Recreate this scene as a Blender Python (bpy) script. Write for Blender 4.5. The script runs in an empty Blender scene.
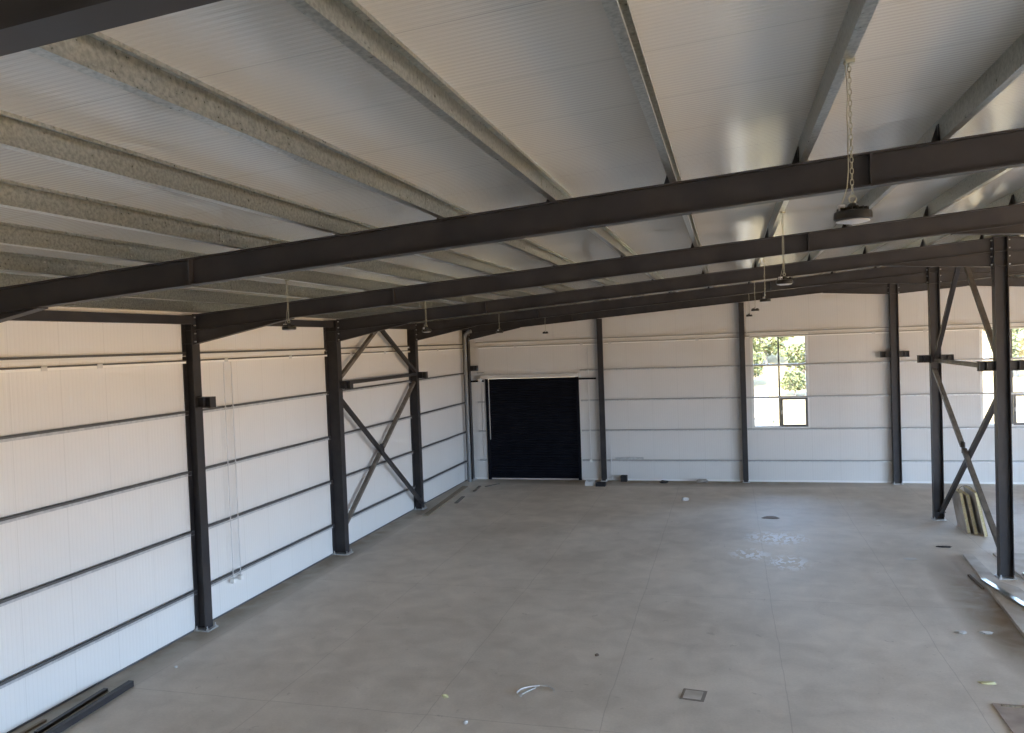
import bpy, bmesh, math, random
from mathutils import Vector, Matrix
random.seed(7)
SC = bpy.context.scene
COL = SC.collection

# ------------------------------------------------------------------ camera
cam_d = bpy.data.cameras.new('camera')
cam = bpy.data.objects.new('camera', cam_d)
COL.objects.link(cam)
_r = Vector((0.96476392, 0.2605868, -0.03640204))
_u = Vector((0.02782508, 0.03652914, 0.99894514))
_f = Vector((-0.26164165, 0.96475911, -0.02799115))
cam.matrix_world = Matrix(((_r.x, _u.x, -_f.x, 0), (_r.y, _u.y, -_f.y, 0), (_r.z, _u.z, -_f.z, 5.706), (0, 0, 0, 1)))
cam_d.sensor_width = 36
cam_d.lens = 799.504 / 1024 * 36
cam_d.clip_start = 0.05
cam_d.clip_end = 500
SC.camera = cam

# ------------------------------------------------------------------ colour management, light
SC.view_settings.view_transform = 'Standard'
SC.view_settings.look = 'None'
SC.view_settings.gamma = 1
SC.view_settings.use_curve_mapping = False
SC.view_settings.exposure = 3.0
SC.cycles.use_denoising = True
SC.cycles.max_bounces = 14
SC.cycles.diffuse_bounces = 10
SC.cycles.glossy_bounces = 5
SC.cycles.transmission_bounces = 6
SC.cycles.transparent_max_bounces = 12
SC.cycles.sample_clamp_indirect = 8

world = bpy.data.worlds.new('sky')
SC.world = world
world.use_nodes = True
wn = world.node_tree.nodes; wl = world.node_tree.links
bg = wn['Background']
tc = wn.new('ShaderNodeTexCoord')
sx = wn.new('ShaderNodeSeparateXYZ'); wl.new(tc.outputs['Generated'], sx.inputs[0])
mr = wn.new('ShaderNodeMapRange'); wl.new(sx.outputs['Z'], mr.inputs['Value'])
mr.inputs['From Min'].default_value = -1; mr.inputs['From Max'].default_value = 1
cr = wn.new('ShaderNodeValToRGB'); wl.new(mr.outputs[0], cr.inputs[0])
e = cr.color_ramp.elements
e[0].position = 0.0; e[0].color = (1.0, 0.70, 0.38, 1)      # dry sunlit ground around the building
e[1].position = 1.0; e[1].color = (0.55, 0.90, 1.70, 1)      # zenith
k = cr.color_ramp.elements.new(0.492); k.color = (1.25, 0.86, 0.47, 1)
k = cr.color_ramp.elements.new(0.505); k.color = (1.25, 1.68, 2.25, 1)   # bright hazy horizon
k = cr.color_ramp.elements.new(0.70); k.color = (0.88, 1.34, 2.15, 1)
wl.new(cr.outputs[0], bg.inputs['Color'])
bg.inputs['Strength'].default_value = 1.45

sun_d = bpy.data.lights.new('sun', 'SUN')
sun_d.energy = 7.5; sun_d.angle = math.radians(0.6); sun_d.color = (1.0, 0.93, 0.80)
sun = bpy.data.objects.new('sun', sun_d); COL.objects.link(sun)
sun.rotation_euler = (math.radians(38), 0, math.radians(-20))   # high sun from behind the building, lights the far hillside

# ------------------------------------------------------------------ dimensions (metres)
XL = -10.859; XR = 22.72; RX = 5.93            # left wall, right wall, ridge line
YB = 32.42; YF = -9.95                         # back wall, front wall
Y0 = 14.24; BAY = 6.0
FR = [Y0 + k * BAY for k in (-3, -2, -1, 0, 1, 2, 3)]
A, S = 7.291, 0.07                             # rafter top line z = A + S*x, mirrored past the ridge
PUR = 0.2                                      # purlin depth
BD = 0.318                                     # rafter depth
def top(x):
    return A + S * (x if x <= RX else 2 * RX - x)

def portal(name, loc, sx_, sy_, rot):
    d = bpy.data.lights.new(name, 'AREA'); d.shape = 'RECTANGLE'; d.size = sx_; d.size_y = sy_
    d.cycles.is_portal = True
    o = bpy.data.objects.new(name, d); COL.objects.link(o); o.location = loc; o.rotation_euler = rot
HP = math.pi / 2
# openings: (x0, x1, z0, z1)
WIN_B = [(0.88, 2.88, 2.13, 5.68), (8.84, 10.84, 2.13, 5.68)]
DOOR_B = (-9.95, -6.0, 0.0, 4.28)
FRONT = [(8.84, 10.84, 2.13, 5.68), (14.4, 16.4, 2.13, 5.68), (17.4, 21.8, 0.0, 5.2)]  # unseen front openings; the doorway is added to light the rafters
SIDE = [(-8.6, -4.2, 0.0, 5.2), (-3.2, 1.8, 0.0, 5.2), (2.7, 7.8, 0.0, 5.2), (8.7, 13.8, 0.0, 5.2), (14.7, 19.8, 0.0, 5.2), (20.7, 22.0, 0.0, 5.2)]   # unseen side wall bays, opened up to let more light into the hall
for i, (a, b, c, d) in enumerate(WIN_B):
    portal('sky_portal', ((a + b) / 2, YB + 0.12, (c + d) / 2), b - a, d - c, (-HP, 0, 0))
for (a, b, c, d) in FRONT:
    portal('sky_portal', ((a + b) / 2, YF - 0.12, (c + d) / 2), b - a, d - c, (HP, 0, 0))
for (a, b, c, d) in SIDE:
    portal('sky_portal', (XR + 0.12, (a + b) / 2, (c + d) / 2), d - c, b - a, (0, HP, 0))

# ------------------------------------------------------------------ materials
def mat(name, col, rough=0.5, metal=0.0, spec=0.5):
    m = bpy.data.materials.new(name); m.use_nodes = True
    b = m.node_tree.nodes['Principled BSDF']
    b.inputs['Base Color'].default_value = (*col, 1); b.inputs['Roughness'].default_value = rough
    b.inputs['Metallic'].default_value = metal; b.inputs['Specular IOR Level'].default_value = spec
    return m
def nt(m):
    return m.node_tree.nodes, m.node_tree.links, m.node_tree.nodes['Principled BSDF']
def noise_col(m, c1, c2, scale, detail=4, stretch=(1, 1, 1), lo=0.35, hi=0.65, rough=None, bump=0.0):
    n, l, b = nt(m)
    t = n.new('ShaderNodeTexCoord'); mp = n.new('ShaderNodeMapping'); mp.inputs['Scale'].default_value = stretch
    l.new(t.outputs['Object'], mp.inputs[0])
    nz = n.new('ShaderNodeTexNoise'); nz.inputs['Scale'].default_value = scale; nz.inputs['Detail'].default_value = detail
    l.new(mp.outputs[0], nz.inputs['Vector'])
    r = n.new('ShaderNodeValToRGB'); r.color_ramp.elements[0].position = lo; r.color_ramp.elements[1].position = hi
    r.color_ramp.elements[0].color = (*c1, 1); r.color_ramp.elements[1].color = (*c2, 1)
    l.new(nz.outputs['Fac'], r.inputs[0]); l.new(r.outputs[0], b.inputs['Base Color'])
    if rough:
        q = n.new('ShaderNodeMapRange'); q.inputs['To Min'].default_value = rough[0]; q.inputs['To Max'].default_value = rough[1]
        l.new(nz.outputs['Fac'], q.inputs['Value']); l.new(q.outputs[0], b.inputs['Roughness'])
    if bump:
        bp = n.new('ShaderNodeBump'); bp.inputs['Strength'].default_value = bump; bp.inputs['Distance'].default_value = 0.01
        l.new(nz.outputs['Fac'], bp.inputs['Height']); l.new(bp.outputs[0], b.inputs['Normal'])
    return m
def math_node(n, l, op, a, b=None):
    q = n.new('ShaderNodeMath'); q.operation = op
    for i, v in enumerate((a, b)):
        if v is None: continue
        if isinstance(v, (int, float)): q.inputs[i].default_value = v
        else: l.new(v, q.inputs[i])
    return q.outputs[0]
def panel_mat(name, base, axis, period, rough, spec, bump, joint=1.0, dist=0.004, ribc_=0.05, jc_=0.15):
    """coated steel liner of sandwich panels: fine pressed ribs and a joint every metre"""
    m = mat(name, base, rough, 0, spec)
    n, l, b = nt(m)
    t = n.new('ShaderNodeTexCoord'); s = n.new('ShaderNodeSeparateXYZ'); l.new(t.outputs['Object'], s.inputs[0])
    ax = s.outputs[axis]
    rib = math_node(n, l, 'SINE', math_node(n, l, 'MULTIPLY', ax, 2 * math.pi / period))
    fine = math_node(n, l, 'SINE', math_node(n, l, 'MULTIPLY', ax, 2 * math.pi / (period * 0.37)))
    h = math_node(n, l, 'ADD', rib, math_node(n, l, 'MULTIPLY', fine, 0.35))
    fr = math_node(n, l, 'FRACT', math_node(n, l, 'DIVIDE', ax, joint))
    dj = math_node(n, l, 'ABSOLUTE', math_node(n, l, 'SUBTRACT', fr, 0.5))
    jt = math_node(n, l, 'GREATER_THAN', dj, 0.4935)
    h2 = math_node(n, l, 'SUBTRACT', h, math_node(n, l, 'MULTIPLY', jt, 1.2))
    bp = n.new('ShaderNodeBump'); bp.inputs['Strength'].default_value = bump; bp.inputs['Distance'].default_value = dist
    l.new(h2, bp.inputs['Height']); l.new(bp.outputs[0], b.inputs['Normal'])
    nz = n.new('ShaderNodeTexNoise'); nz.inputs['Scale'].default_value = 0.9; nz.inputs['Detail'].default_value = 5
    l.new(t.outputs['Object'], nz.inputs['Vector'])
    mx = n.new('ShaderNodeMix'); mx.data_type = 'RGBA'
    mx.inputs[6].default_value = (*[c * 0.93 for c in base], 1); mx.inputs[7].default_value = (*base, 1)
    l.new(nz.outputs['Fac'], mx.inputs[0])
    ribc = n.new('ShaderNodeMix'); ribc.data_type = 'RGBA'; ribc.blend_type = 'MULTIPLY'
    rr = math_node(n, l, 'GREATER_THAN', rib, 0.86)
    l.new(math_node(n, l, 'MULTIPLY', rr, ribc_), ribc.inputs[0]); l.new(mx.outputs[2], ribc.inputs[6]); ribc.inputs[7].default_value = (0.3, 0.3, 0.3, 1)
    jc = n.new('ShaderNodeMix'); jc.data_type = 'RGBA'
    l.new(math_node(n, l, 'MULTIPLY', jt, jc_), jc.inputs[0]); l.new(ribc.outputs[2], jc.inputs[6]); jc.inputs[7].default_value = (0.25, 0.24, 0.22, 1)
    l.new(jc.outputs[2], b.inputs['Base Color'])
    return m
M = {}
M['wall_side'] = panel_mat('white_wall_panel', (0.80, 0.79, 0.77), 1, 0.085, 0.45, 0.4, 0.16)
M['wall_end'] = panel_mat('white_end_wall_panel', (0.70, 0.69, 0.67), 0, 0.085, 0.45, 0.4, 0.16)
M['roof'] = panel_mat('roof_liner_panel', (0.65, 0.625, 0.57), 1, 0.055, 0.145, 0.85, 0.22, dist=0.003, ribc_=0.06, jc_=0.3)
M['steel'] = noise_col(mat('dark_painted_steel', (0.05, 0.05, 0.055), 0.42, 0, 0.35), (0.026, 0.026, 0.030), (0.046, 0.042, 0.043), 2.5, 6, (1, 1, 1), 0.3, 0.7, (0.36, 0.55))
M['steel_brown'] = noise_col(mat('primed_tube_steel', (0.14, 0.12, 0.10), 0.5), (0.10, 0.085, 0.07), (0.17, 0.15, 0.125), 5, 5)
M['galv'] = noise_col(mat('galvanised_steel', (0.45, 0.46, 0.45), 0.35, 0.92), (0.34, 0.355, 0.33), (0.50, 0.51, 0.475), 34, 2, (1, 1, 1), 0.36, 0.64, (0.24, 0.36))
M['girt'] = noise_col(mat('galvanised_wall_girt', (0.40, 0.41, 0.42), 0.4, 0.4), (0.46, 0.47, 0.48), (0.58, 0.59, 0.59), 14, 3, (1, 1, 1), 0.38, 0.62)
M['gutter'] = mat('dark_flange', (0.10, 0.10, 0.105), 0.7)  # upper half of the girt face, darker than the lower half
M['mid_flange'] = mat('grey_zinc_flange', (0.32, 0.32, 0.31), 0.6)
M['lit_girt'] = mat('lit_top_girt', (0.72, 0.71, 0.68), 0.4)  # paler copy for the top girts, the light they catch put into the colour
M['zinc'] = mat('zinc_bolt', (0.6, 0.6, 0.6), 0.35, 0.6)
M['tray'] = mat('white_trunking', (0.88, 0.87, 0.84), 0.3)
M['conduit'] = mat('pale_conduit', (0.62, 0.62, 0.62), 0.4)
M['black'] = noise_col(mat('black_shutter', (0.012, 0.013, 0.018), 0.6, 0, 0.12), (0.004, 0.005, 0.009), (0.007, 0.008, 0.013), 3)
M['pipe'] = mat('grey_drain_pipe', (0.20, 0.21, 0.22), 0.4)
M['silver'] = mat('silver_cover', (0.62, 0.60, 0.57), 0.4, 0.3)
M['white'] = mat('white_frame', (0.82, 0.82, 0.80), 0.4)
M['bronze'] = mat('dark_sash', (0.10, 0.10, 0.10), 0.4)
M['lampblack'] = mat('black_lamp_housing', (0.02, 0.02, 0.02), 0.3)
M['lens'] = mat('grey_lamp_lens', (0.55, 0.55, 0.55), 0.3)
M['chain'] = mat('pale_chain', (0.34, 0.34, 0.27), 0.5, 0.2)
M['foam'] = noise_col(mat('yellow_foam', (0.6, 0.5, 0.25), 0.9), (0.42, 0.36, 0.20), (0.62, 0.54, 0.32), 20)
M['wood'] = noise_col(mat('weathered_timber', (0.3, 0.24, 0.16), 0.8), (0.22, 0.18, 0.13), (0.36, 0.30, 0.22), 4, 5, (8, 1, 1))
M['ply'] = noise_col(mat('dusty_plywood', (0.4, 0.34, 0.29), 0.8), (0.34, 0.28, 0.24), (0.45, 0.38, 0.33), 3, 5)
M['sheet'] = noise_col(mat('dusty_sheet_metal', (0.45, 0.43, 0.4), 0.7, 0.0, 0.3), (0.42, 0.37, 0.31), (0.60, 0.57, 0.53), 1.6, 6, (1, 1, 1), 0.35, 0.6, (0.5, 0.8))
M['rubber'] = mat('black_plastic', (0.015, 0.015, 0.018), 0.6)
M['grey'] = mat('grey_block', (0.62, 0.63, 0.62), 0.7)
M['paper'] = mat('white_plastic_film', (0.58, 0.58, 0.57), 0.5)
M['yellow'] = mat('pale_yellow_wrapper', (0.62, 0.60, 0.34), 0.5)
M['brown'] = mat('wet_brown_dirt', (0.16, 0.12, 0.09), 0.8)
M['rust'] = mat('dull_grey_iron', (0.24, 0.21, 0.18), 0.7)
M['straw'] = noise_col(mat('dry_hillside', (0.5, 0.4, 0.2), 0.95), (0.13, 0.085, 0.028), (0.19, 0.13, 0.050), 0.25, 8, (1, 1, 1), 0.35, 0.65)
M['pale'] = noise_col(mat('pale_sand', (0.7, 0.67, 0.6), 0.95), (0.30, 0.28, 0.25), (0.40, 0.38, 0.35), 2)
M['leaf'] = noise_col(mat('olive_leaves', (0.16, 0.2, 0.09), 0.8), (0.07, 0.08, 0.025), (0.15, 0.15, 0.055), 3)
M['bark'] = mat('grey_bark', (0.2, 0.16, 0.12), 0.9)

# glass: thin clear pane
g = bpy.data.materials.new('window_glass'); g.use_nodes = True
n_, l_ = g.node_tree.nodes, g.node_tree.links
n_.remove(n_['Principled BSDF'])
tr = n_.new('ShaderNodeBsdfTransparent'); tr.inputs[0].default_value = (0.80, 0.81, 0.80, 1)
gl = n_.new('ShaderNodeBsdfGlossy'); gl.inputs['Roughness'].default_value = 0.02
fz = n_.new('ShaderNodeFresnel'); fz.inputs[0].default_value = 1.45
mxs = n_.new('ShaderNodeMixShader'); l_.new(fz.outputs[0], mxs.inputs[0]); l_.new(tr.outputs[0], mxs.inputs[1]); l_.new(gl.outputs[0], mxs.inputs[2])
l_.new(mxs.outputs[0], n_['Material Output'].inputs[0])
M['glass'] = g

# concrete floor
def floor_mat():
    m = mat('dusty_concrete', (0.3, 0.28, 0.26), 0.5, 0, 0.42)
    n, l, b = nt(m)
    t = n.new('ShaderNodeTexCoord'); s = n.new('ShaderNodeSeparateXYZ'); l.new(t.outputs['Object'], s.inputs[0])
    def nz(scale, detail, sc=(1, 1, 1), dist=0.0):
        mp = n.new('ShaderNodeMapping'); mp.inputs['Scale'].default_value = sc; l.new(t.outputs['Object'], mp.inputs[0])
        q = n.new('ShaderNodeTexNoise'); q.inputs['Scale'].default_value = scale; q.inputs['Detail'].default_value = detail
        q.inputs['Distortion'].default_value = dist
        l.new(mp.outputs[0], q.inputs['Vector']); return q.outputs['Fac']
    big = nz(0.35, 6); mid = nz(1.7, 8, (1, 1, 1), 0.5); fine = nz(22, 4); blot = nz(5.0, 5, (1, 1, 1), 0.8)
    mix = math_node(n, l, 'ADD', math_node(n, l, 'MULTIPLY', big, 0.55), math_node(n, l, 'MULTIPLY', mid, 0.45))
    mix = math_node(n, l, 'ADD', mix, math_node(n, l, 'MULTIPLY', math_node(n, l, 'SUBTRACT', fine, 0.5), 0.18))
    r = n.new('ShaderNodeValToRGB'); l.new(mix, r.inputs[0])
    r.color_ramp.elements[0].position = 0.36; r.color_ramp.elements[0].color = (0.56, 0.515, 0.455, 1)
    r.color_ramp.elements[1].position = 0.64; r.color_ramp.elements[1].color = (0.76, 0.71, 0.64, 1)
    # small dark specks
    sp = math_node(n, l, 'GREATER_THAN', blot, 0.70)
    m1 = n.new('ShaderNodeMix'); m1.data_type = 'RGBA'
    l.new(math_node(n, l, 'MULTIPLY', sp, 0.30), m1.inputs[0]); l.new(r.outputs[0], m1.inputs[6]); m1.inputs[7].default_value = (0.30, 0.26, 0.23, 1)
    # saw-cut joints
    wob = math_node(n, l, 'MULTIPLY', math_node(n, l, 'SUBTRACT', nz(0.8, 3), 0.5), 0.10)
    def lines(ax, off, per, w):
        a = math_node(n, l, 'ADD', math_node(n, l, 'ADD', ax, -off), wob)
        f = math_node(n, l, 'FRACT', math_node(n, l, 'ADD', math_node(n, l, 'DIVIDE', a, per), 0.5))
        d = math_node(n, l, 'ABSOLUTE', math_node(n, l, 'SUBTRACT', f, 0.5))
        return math_node(n, l, 'LESS_THAN', d, w / per)
    j = math_node(n, l, 'MAXIMUM', lines(s.outputs[0], 0.74, 2.72, 0.008), lines(s.outputs[1], 11.43, 6.45, 0.010))
    m2 = n.new('ShaderNodeMix'); m2.data_type = 'RGBA'
    l.new(math_node(n, l, 'MULTIPLY', j, 0.26), m2.inputs[0]); l.new(m1.outputs[2], m2.inputs[6]); m2.inputs[7].default_value = (0.20, 0.17, 0.15, 1)
    # brushed trail of white dust near the far window
    def blob(cx, cy, rx, ry):
        a = math_node(n, l, 'DIVIDE', math_node(n, l, 'SUBTRACT', s.outputs[0], cx), rx)
        c = math_node(n, l, 'DIVIDE', math_node(n, l, 'SUBTRACT', s.outputs[1], cy), ry)
        q = math_node(n, l, 'ADD', math_node(n, l, 'MULTIPLY', a, a), math_node(n, l, 'MULTIPLY', c, c))
        return math_node(n, l, 'MAXIMUM', math_node(n, l, 'SUBTRACT', 1.0, q), 0.0)
    dn = math_node(n, l, 'GREATER_THAN', nz(7, 6, (1, 0.5, 1), 1.0), 0.50)
    d = math_node(n, l, 'MULTIPLY', math_node(n, l, 'MAXIMUM', blob(1.15, 23.4, 1.0, 0.9), math_node(n, l, 'MAXIMUM', blob(1.3, 20.9, 0.6, 0.8), blob(0.4, 21.6, 0.6, 0.7))), dn)
    m3 = n.new('ShaderNodeMix'); m3.data_type = 'RGBA'
    l.new(math_node(n, l, 'MULTIPLY', d, 1.0), m3.inputs[0]); l.new(m2.outputs[2], m3.inputs[6]); m3.inputs[7].default_value = (0.95, 0.97, 1.0, 1)
    # brown mud washed up beside the stacked sheets and along the walls
    md = math_node(n, l, 'MULTIPLY', math_node(n, l, 'MAXIMUM', blob(4.9, 17.5, 0.75, 4.5), math_node(n, l, 'MAXIMUM', blob(-2.5, 32.3, 9.5, 1.3), blob(-10.9, 18, 0.9, 16))), math_node(n, l, 'ADD', mid, 0.15))
    m4 = n.new('ShaderNodeMix'); m4.data_type = 'RGBA'
    l.new(math_node(n, l, 'MINIMUM', math_node(n, l, 'MULTIPLY', md, 1.5), 1.0), m4.inputs[0]); l.new(m3.outputs[2], m4.inputs[6]); m4.inputs[7].default_value = (0.27, 0.22, 0.16, 1)
    l.new(m4.outputs[2], b.inputs['Base Color'])
    q = n.new('ShaderNodeMapRange'); l.new(mid, q.inputs['Value']); q.inputs['To Min'].default_value = 0.50; q.inputs['To Max'].default_value = 0.75
    l.new(q.outputs[0], b.inputs['Roughness'])
    bp = n.new('ShaderNodeBump'); bp.inputs['Strength'].default_value = 0.25; bp.inputs['Distance'].default_value = 0.004
    l.new(fine, bp.inputs['Height']); l.new(bp.outputs[0], b.inputs['Normal'])
    return m
M['floor'] = floor_mat()

# ------------------------------------------------------------------ mesh helpers
class MB:
    def __init__(s): s.v = []; s.f = []
    def add(s, vs, fs):
        b = len(s.v); s.v += [tuple(v) for v in vs]; s.f += [tuple(i + b for i in f) for f in fs]; return s
    def box(s, x0, x1, y0, y1, z0, z1):
        return s.add([(x0, y0, z0), (x1, y0, z0), (x1, y1, z0), (x0, y1, z0), (x0, y0, z1), (x1, y0, z1), (x1, y1, z1), (x0, y1, z1)],
                     [(0, 3, 2, 1), (4, 5, 6, 7), (0, 1, 5, 4), (1, 2, 6, 5), (2, 3, 7, 6), (3, 0, 4, 7)])
    def loft(s, A_, B_):
        """solid between two equal polygons"""
        n = len(A_)
        return s.add(list(A_) + list(B_), [tuple(reversed(range(n))), tuple(range(n, 2 * n))] + [(i, (i + 1) % n, n + (i + 1) % n, n + i) for i in range(n)])
    def bar(s, p, q, w, h, up=(0, 0, 1)):
        p, q, up = Vector(p), Vector(q), Vector(up)
        d = (q - p).normalized(); a = d.cross(up).normalized(); b = a.cross(d)
        c = [a * (-w / 2) + b * (-h / 2), a * (w / 2) + b * (-h / 2), a * (w / 2) + b * (h / 2), a * (-w / 2) + b * (h / 2)]
        return s.loft([p + k for k in c], [q + k for k in c])
    def tube(s, p, q, r, n=12, r2=None):
        p, q = Vector(p), Vector(q); d = (q - p).normalized()
        a = d.cross(Vector((0, 0, 1)) if abs(d.z) < 0.9 else Vector((1, 0, 0))).normalized(); b = a.cross(d); r2 = r if r2 is None else r2
        f = lambda o, rr: [o + (a * math.cos(t) + b * math.sin(t)) * rr for t in (2 * math.pi * i / n for i in range(n))]
        return s.loft(f(p, r), f(q, r2))
    def build(s, name, m, parent=None, origin=None):
        me = bpy.data.meshes.new(name)
        o_ = Vector(origin) if origin else Vector((0, 0, 0))
        me.from_pydata([tuple(Vector(v) - o_) for v in s.v], [], s.f)
        bm = bmesh.new(); bm.from_mesh(me); bmesh.ops.recalc_face_normals(bm, faces=bm.faces); bm.to_mesh(me); bm.free()
        me.materials.append(m)
        o = bpy.data.objects.new(name, me); COL.objects.link(o)
        if parent: o.parent = parent
        elif origin: o.location = o_
        return o
def tag(o, label, cat, group=None, kind=None):
    o['label'] = label; o['category'] = cat
    if group: o['group'] = group
    if kind: o['kind'] = kind
    return o
def thing(name, loc, label, cat, group=None, rz=0):
    o = bpy.data.objects.new(name, None); COL.objects.link(o); o.location = loc; o.rotation_euler = (0, 0, rz)
    o.empty_display_size = 0.2
    return tag(o, label, cat, group)
def struct(o, label=None):
    o['kind'] = 'structure'
    return o
def dup(o, parent=None):
    c = o.copy(); COL.objects.link(c)
    if parent: c.parent = parent
    for ch in list(o.children): dup(ch, c)
    return c
def smooth(o, ang=40):
    for p in o.data.polygons: p.use_smooth = True
    o.data.set_sharp_from_angle(angle=math.radians(ang))
    return o
ORD = ['first', 'second', 'third', 'fourth', 'fifth', 'sixth', 'seventh', 'eighth', 'ninth', 'tenth', 'eleventh', 'twelfth', 'thirteenth', 'fourteenth']

# ------------------------------------------------------------------ shell
struct(MB().box(XL - 0.1, XR + 0.1, YF - 0.1, YB + 0.1, -0.2, 0).build('floor', M['floor']))
T = 0.1
roof = MB()
for xa, xb in ((XL - T, RX), (RX, XR + T)):
    za, zb = top(xa) + PUR, top(xb) + PUR
    roof.loft([(xa, YF - T, za), (xb, YF - T, zb), (xb, YF - T, zb + 0.08), (xa, YF - T, za + 0.08)],
              [(xa, YB + T, za), (xb, YB + T, zb), (xb, YB + T, zb + 0.08), (xa, YB + T, za + 0.08)])
struct(roof.build('ceiling', M['roof']))
def holed(a0, a1, z1, holes, put):
    xs = sorted({a0, a1, *[h[0] for h in holes], *[h[1] for h in holes]})
    for xa, xb in zip(xs, xs[1:]):
        hs = sorted([h for h in holes if h[0] <= xa and h[1] >= xb], key=lambda h: h[2])
        z = 0.0
        for h in hs:
            if h[2] > z: put(xa, xb, z, h[2])
            z = h[3]
        if z < z1: put(xa, xb, z, z1)
def end_wall(name, ya, yb, holes):
    m = MB(); holed(XL, XR, 6.0, holes, lambda a, b, c, d: m.box(a, b, ya, yb, c, d))
    P = [(XL, 6.0), (XR, 6.0), (XR, top(XR) + PUR), (RX, top(RX) + PUR), (XL, top(XL) + PUR)]
    m.loft([(x, ya, z) for x, z in P], [(x, yb, z) for x, z in P])
    return struct(m.build(name, M['wall_end']))
def side_wall(name, xa, xb, holes):
    m = MB(); holed(YF, YB, top(XL) + PUR, holes, lambda a, b, c, d: m.box(xa, xb, a, b, c, d))
    return struct(m.build(name, M['wall_side']))
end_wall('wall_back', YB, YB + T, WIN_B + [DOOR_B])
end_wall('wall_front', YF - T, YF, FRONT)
side_wall('wall_left', XL - T, XL, [])
side_wall('wall_right', XR, XR + T, SIDE)
struct(MB().box(XL, XL + 0.012, YF, YB, 0, 0.03).build('baseboard_left', M['gutter']))
bb = MB()
for a, b in ((XL + .02, -10.05), (-5.9, XR)):
    bb.box(a, b, YB - 0.014, YB, 0, 0.07)
struct(bb.build('baseboard_back', M['white']))

# windows of the back wall (2 x 3 lights, the lower right light a dark framed opening sash)
def window(name, x0, x1, z0, z1, mk):
    """mk(x, w) maps along-wall x and inward depth to world"""
    fr = MB(); xm = (x0 + x1) / 2 - 0.02; zr = [z0, 3.29, 4.55, z1]
    F = 0.045
    def b(xa, xb, za, zb, d0=0.02, d1=0.09, m=fr):
        m.box(*mk(xa, xb, d0, d1), za, zb)
    b(x0, x0 + F, z0, z1); b(x1 - F, x1, z0, z1); b(x0 + F, x1 - F, z0, z0 + F); b(x0 + F, x1 - F, z1 - F, z1)
    w = fr.build(name, M['white']); struct(w)
    mu = MB(); b(xm - 0.03, xm + 0.03, z0 + F, z1 - F, m=mu); mu.build('mullion', M['bronze'], w)
    tb = MB()
    for z in zr[1:3]:
        b(x0 + F, xm - 0.03, z - 0.025, z + 0.025, m=tb); b(xm + 0.03, x1 - F, z - 0.025, z + 0.025, m=tb)
    tb.build('glazing_bar', M['white'], w)
    sa = MB(); X0, X1, Z0, Z1 = xm + 0.032, x1 - 0.01, z0 + 0.01, zr[1] - 0.027
    for q in ((X0, X0 + .08, Z0, Z1), (X1 - .08, X1, Z0, Z1), (X0 + .08, X1 - .08, Z0, Z0 + .08), (X0 + .08, X1 - .08, Z1 - .08, Z1)):
        b(*q, d0=-0.01, d1=0.018, m=sa)
    s_ = sa.build('sash', M['bronze'], w)
    hd = MB(); b(X0 + 0.02, X0 + 0.05, (Z0 + Z1) / 2 - .07, (Z0 + Z1) / 2 + .07, -0.04, -0.01, hd); hd.build('handle', M['white'], s_)
    for i, (xa, xb) in enumerate(((x0 + F, xm - .03), (xm + .03, x1 - F))):
        for za, zb in zip(zr, zr[1:]):
            pn = MB(); b(xa, xb, za + 0.026, zb - 0.026, 0.05, 0.056, pn); pn.build('pane', M['glass'], w)
    tm = MB()
    for q in ((x0 - .06, x0, z0 - .06, z1 + .06), (x1, x1 + .06, z0 - .06, z1 + .06), (x0, x1, z0 - .06, z0), (x0, x1, z1, z1 + .06)):
        b(*q, d0=-0.008, d1=0.0, m=tm)
    tm.build('window_trim', M['white'], w)
    return w
for i, (a, b, c, d) in enumerate(WIN_B):
    window('window_%d' % (i + 1), a, b, c, d, lambda xa, xb, p, q: (xa, xb, YB + p, YB + q))
nwin = 3
for (a, b, c, d) in FRONT[:2]:
    window('window_%d' % nwin, a, b, c, d, lambda xa, xb, p, q: (xa, xb, YF - q, YF - p)); nwin += 1
for (a, b, c, d) in [q for q in SIDE if q[2] > 0]:
    window('window_%d' % nwin, a, b, c, d, lambda xa, xb, p, q: (XR + p, XR + q, xa, xb)); nwin += 1

# roll-up door, closed
dx0, dx1, dz1 = DOOR_B[0], DOOR_B[1], DOOR_B[3]
d = MB()
z = 0.0; nsl = 42; h = (dz1 - 0.02) / nsl
for i in range(nsl):      # curved interlocking slats
    z0 = 0.05 + i * (dz1 - 0.07) / nsl; hh = (dz1 - 0.07) / nsl
    prof = [(YB + 0.05, z0), (YB + 0.03, z0 + hh * 0.12), (YB + 0.018, z0 + hh * 0.5), (YB + 0.03, z0 + hh * 0.88), (YB + 0.05, z0 + hh)]
    d.loft([(dx0 + .06, y, q) for y, q in prof], [(dx1 - .06, y, q) for y, q in prof])
door = struct(d.build('door_1', M['black']))
MB().box(dx0 + .06, dx1 - .06, YB + 0.005, YB + 0.06, 0.0, 0.05).build('light_gap_strip', M['silver'], door)  # pale strip standing in for the light gap under the shutter
for xa, xb in ((dx0 - .03, dx0 + .10), (dx1 - .10, dx1 + .03)):
    MB().box(xa, xb, YB - 0.07, YB - 0.002, 0, dz1).build('guide_rail', M['black'], door)
MB().box(dx0 + .10, dx0 + .125, YB - 0.06, YB - 0.002, 1.7, dz1).build('guide_trim', M['silver'], door)
hb = MB(); hb.box(dx0 - .15, dx1 + .08, YB - .34, YB - .002, dz1, dz1 + .15)
hb.build('head_box', M['silver'], door)
ax = MB(); ax.bar((dx0 - .62, YB - .2, dz1 - .09), (dx0 - .05, YB - .2, dz1 - .09), .07, .07); ax.bar((dx1 + .03, YB - .2, dz1 - .09), (-5.22, YB - .2, dz1 - .09), .07, .07)
ax.build('shaft_arm', M['black'], door)
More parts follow.
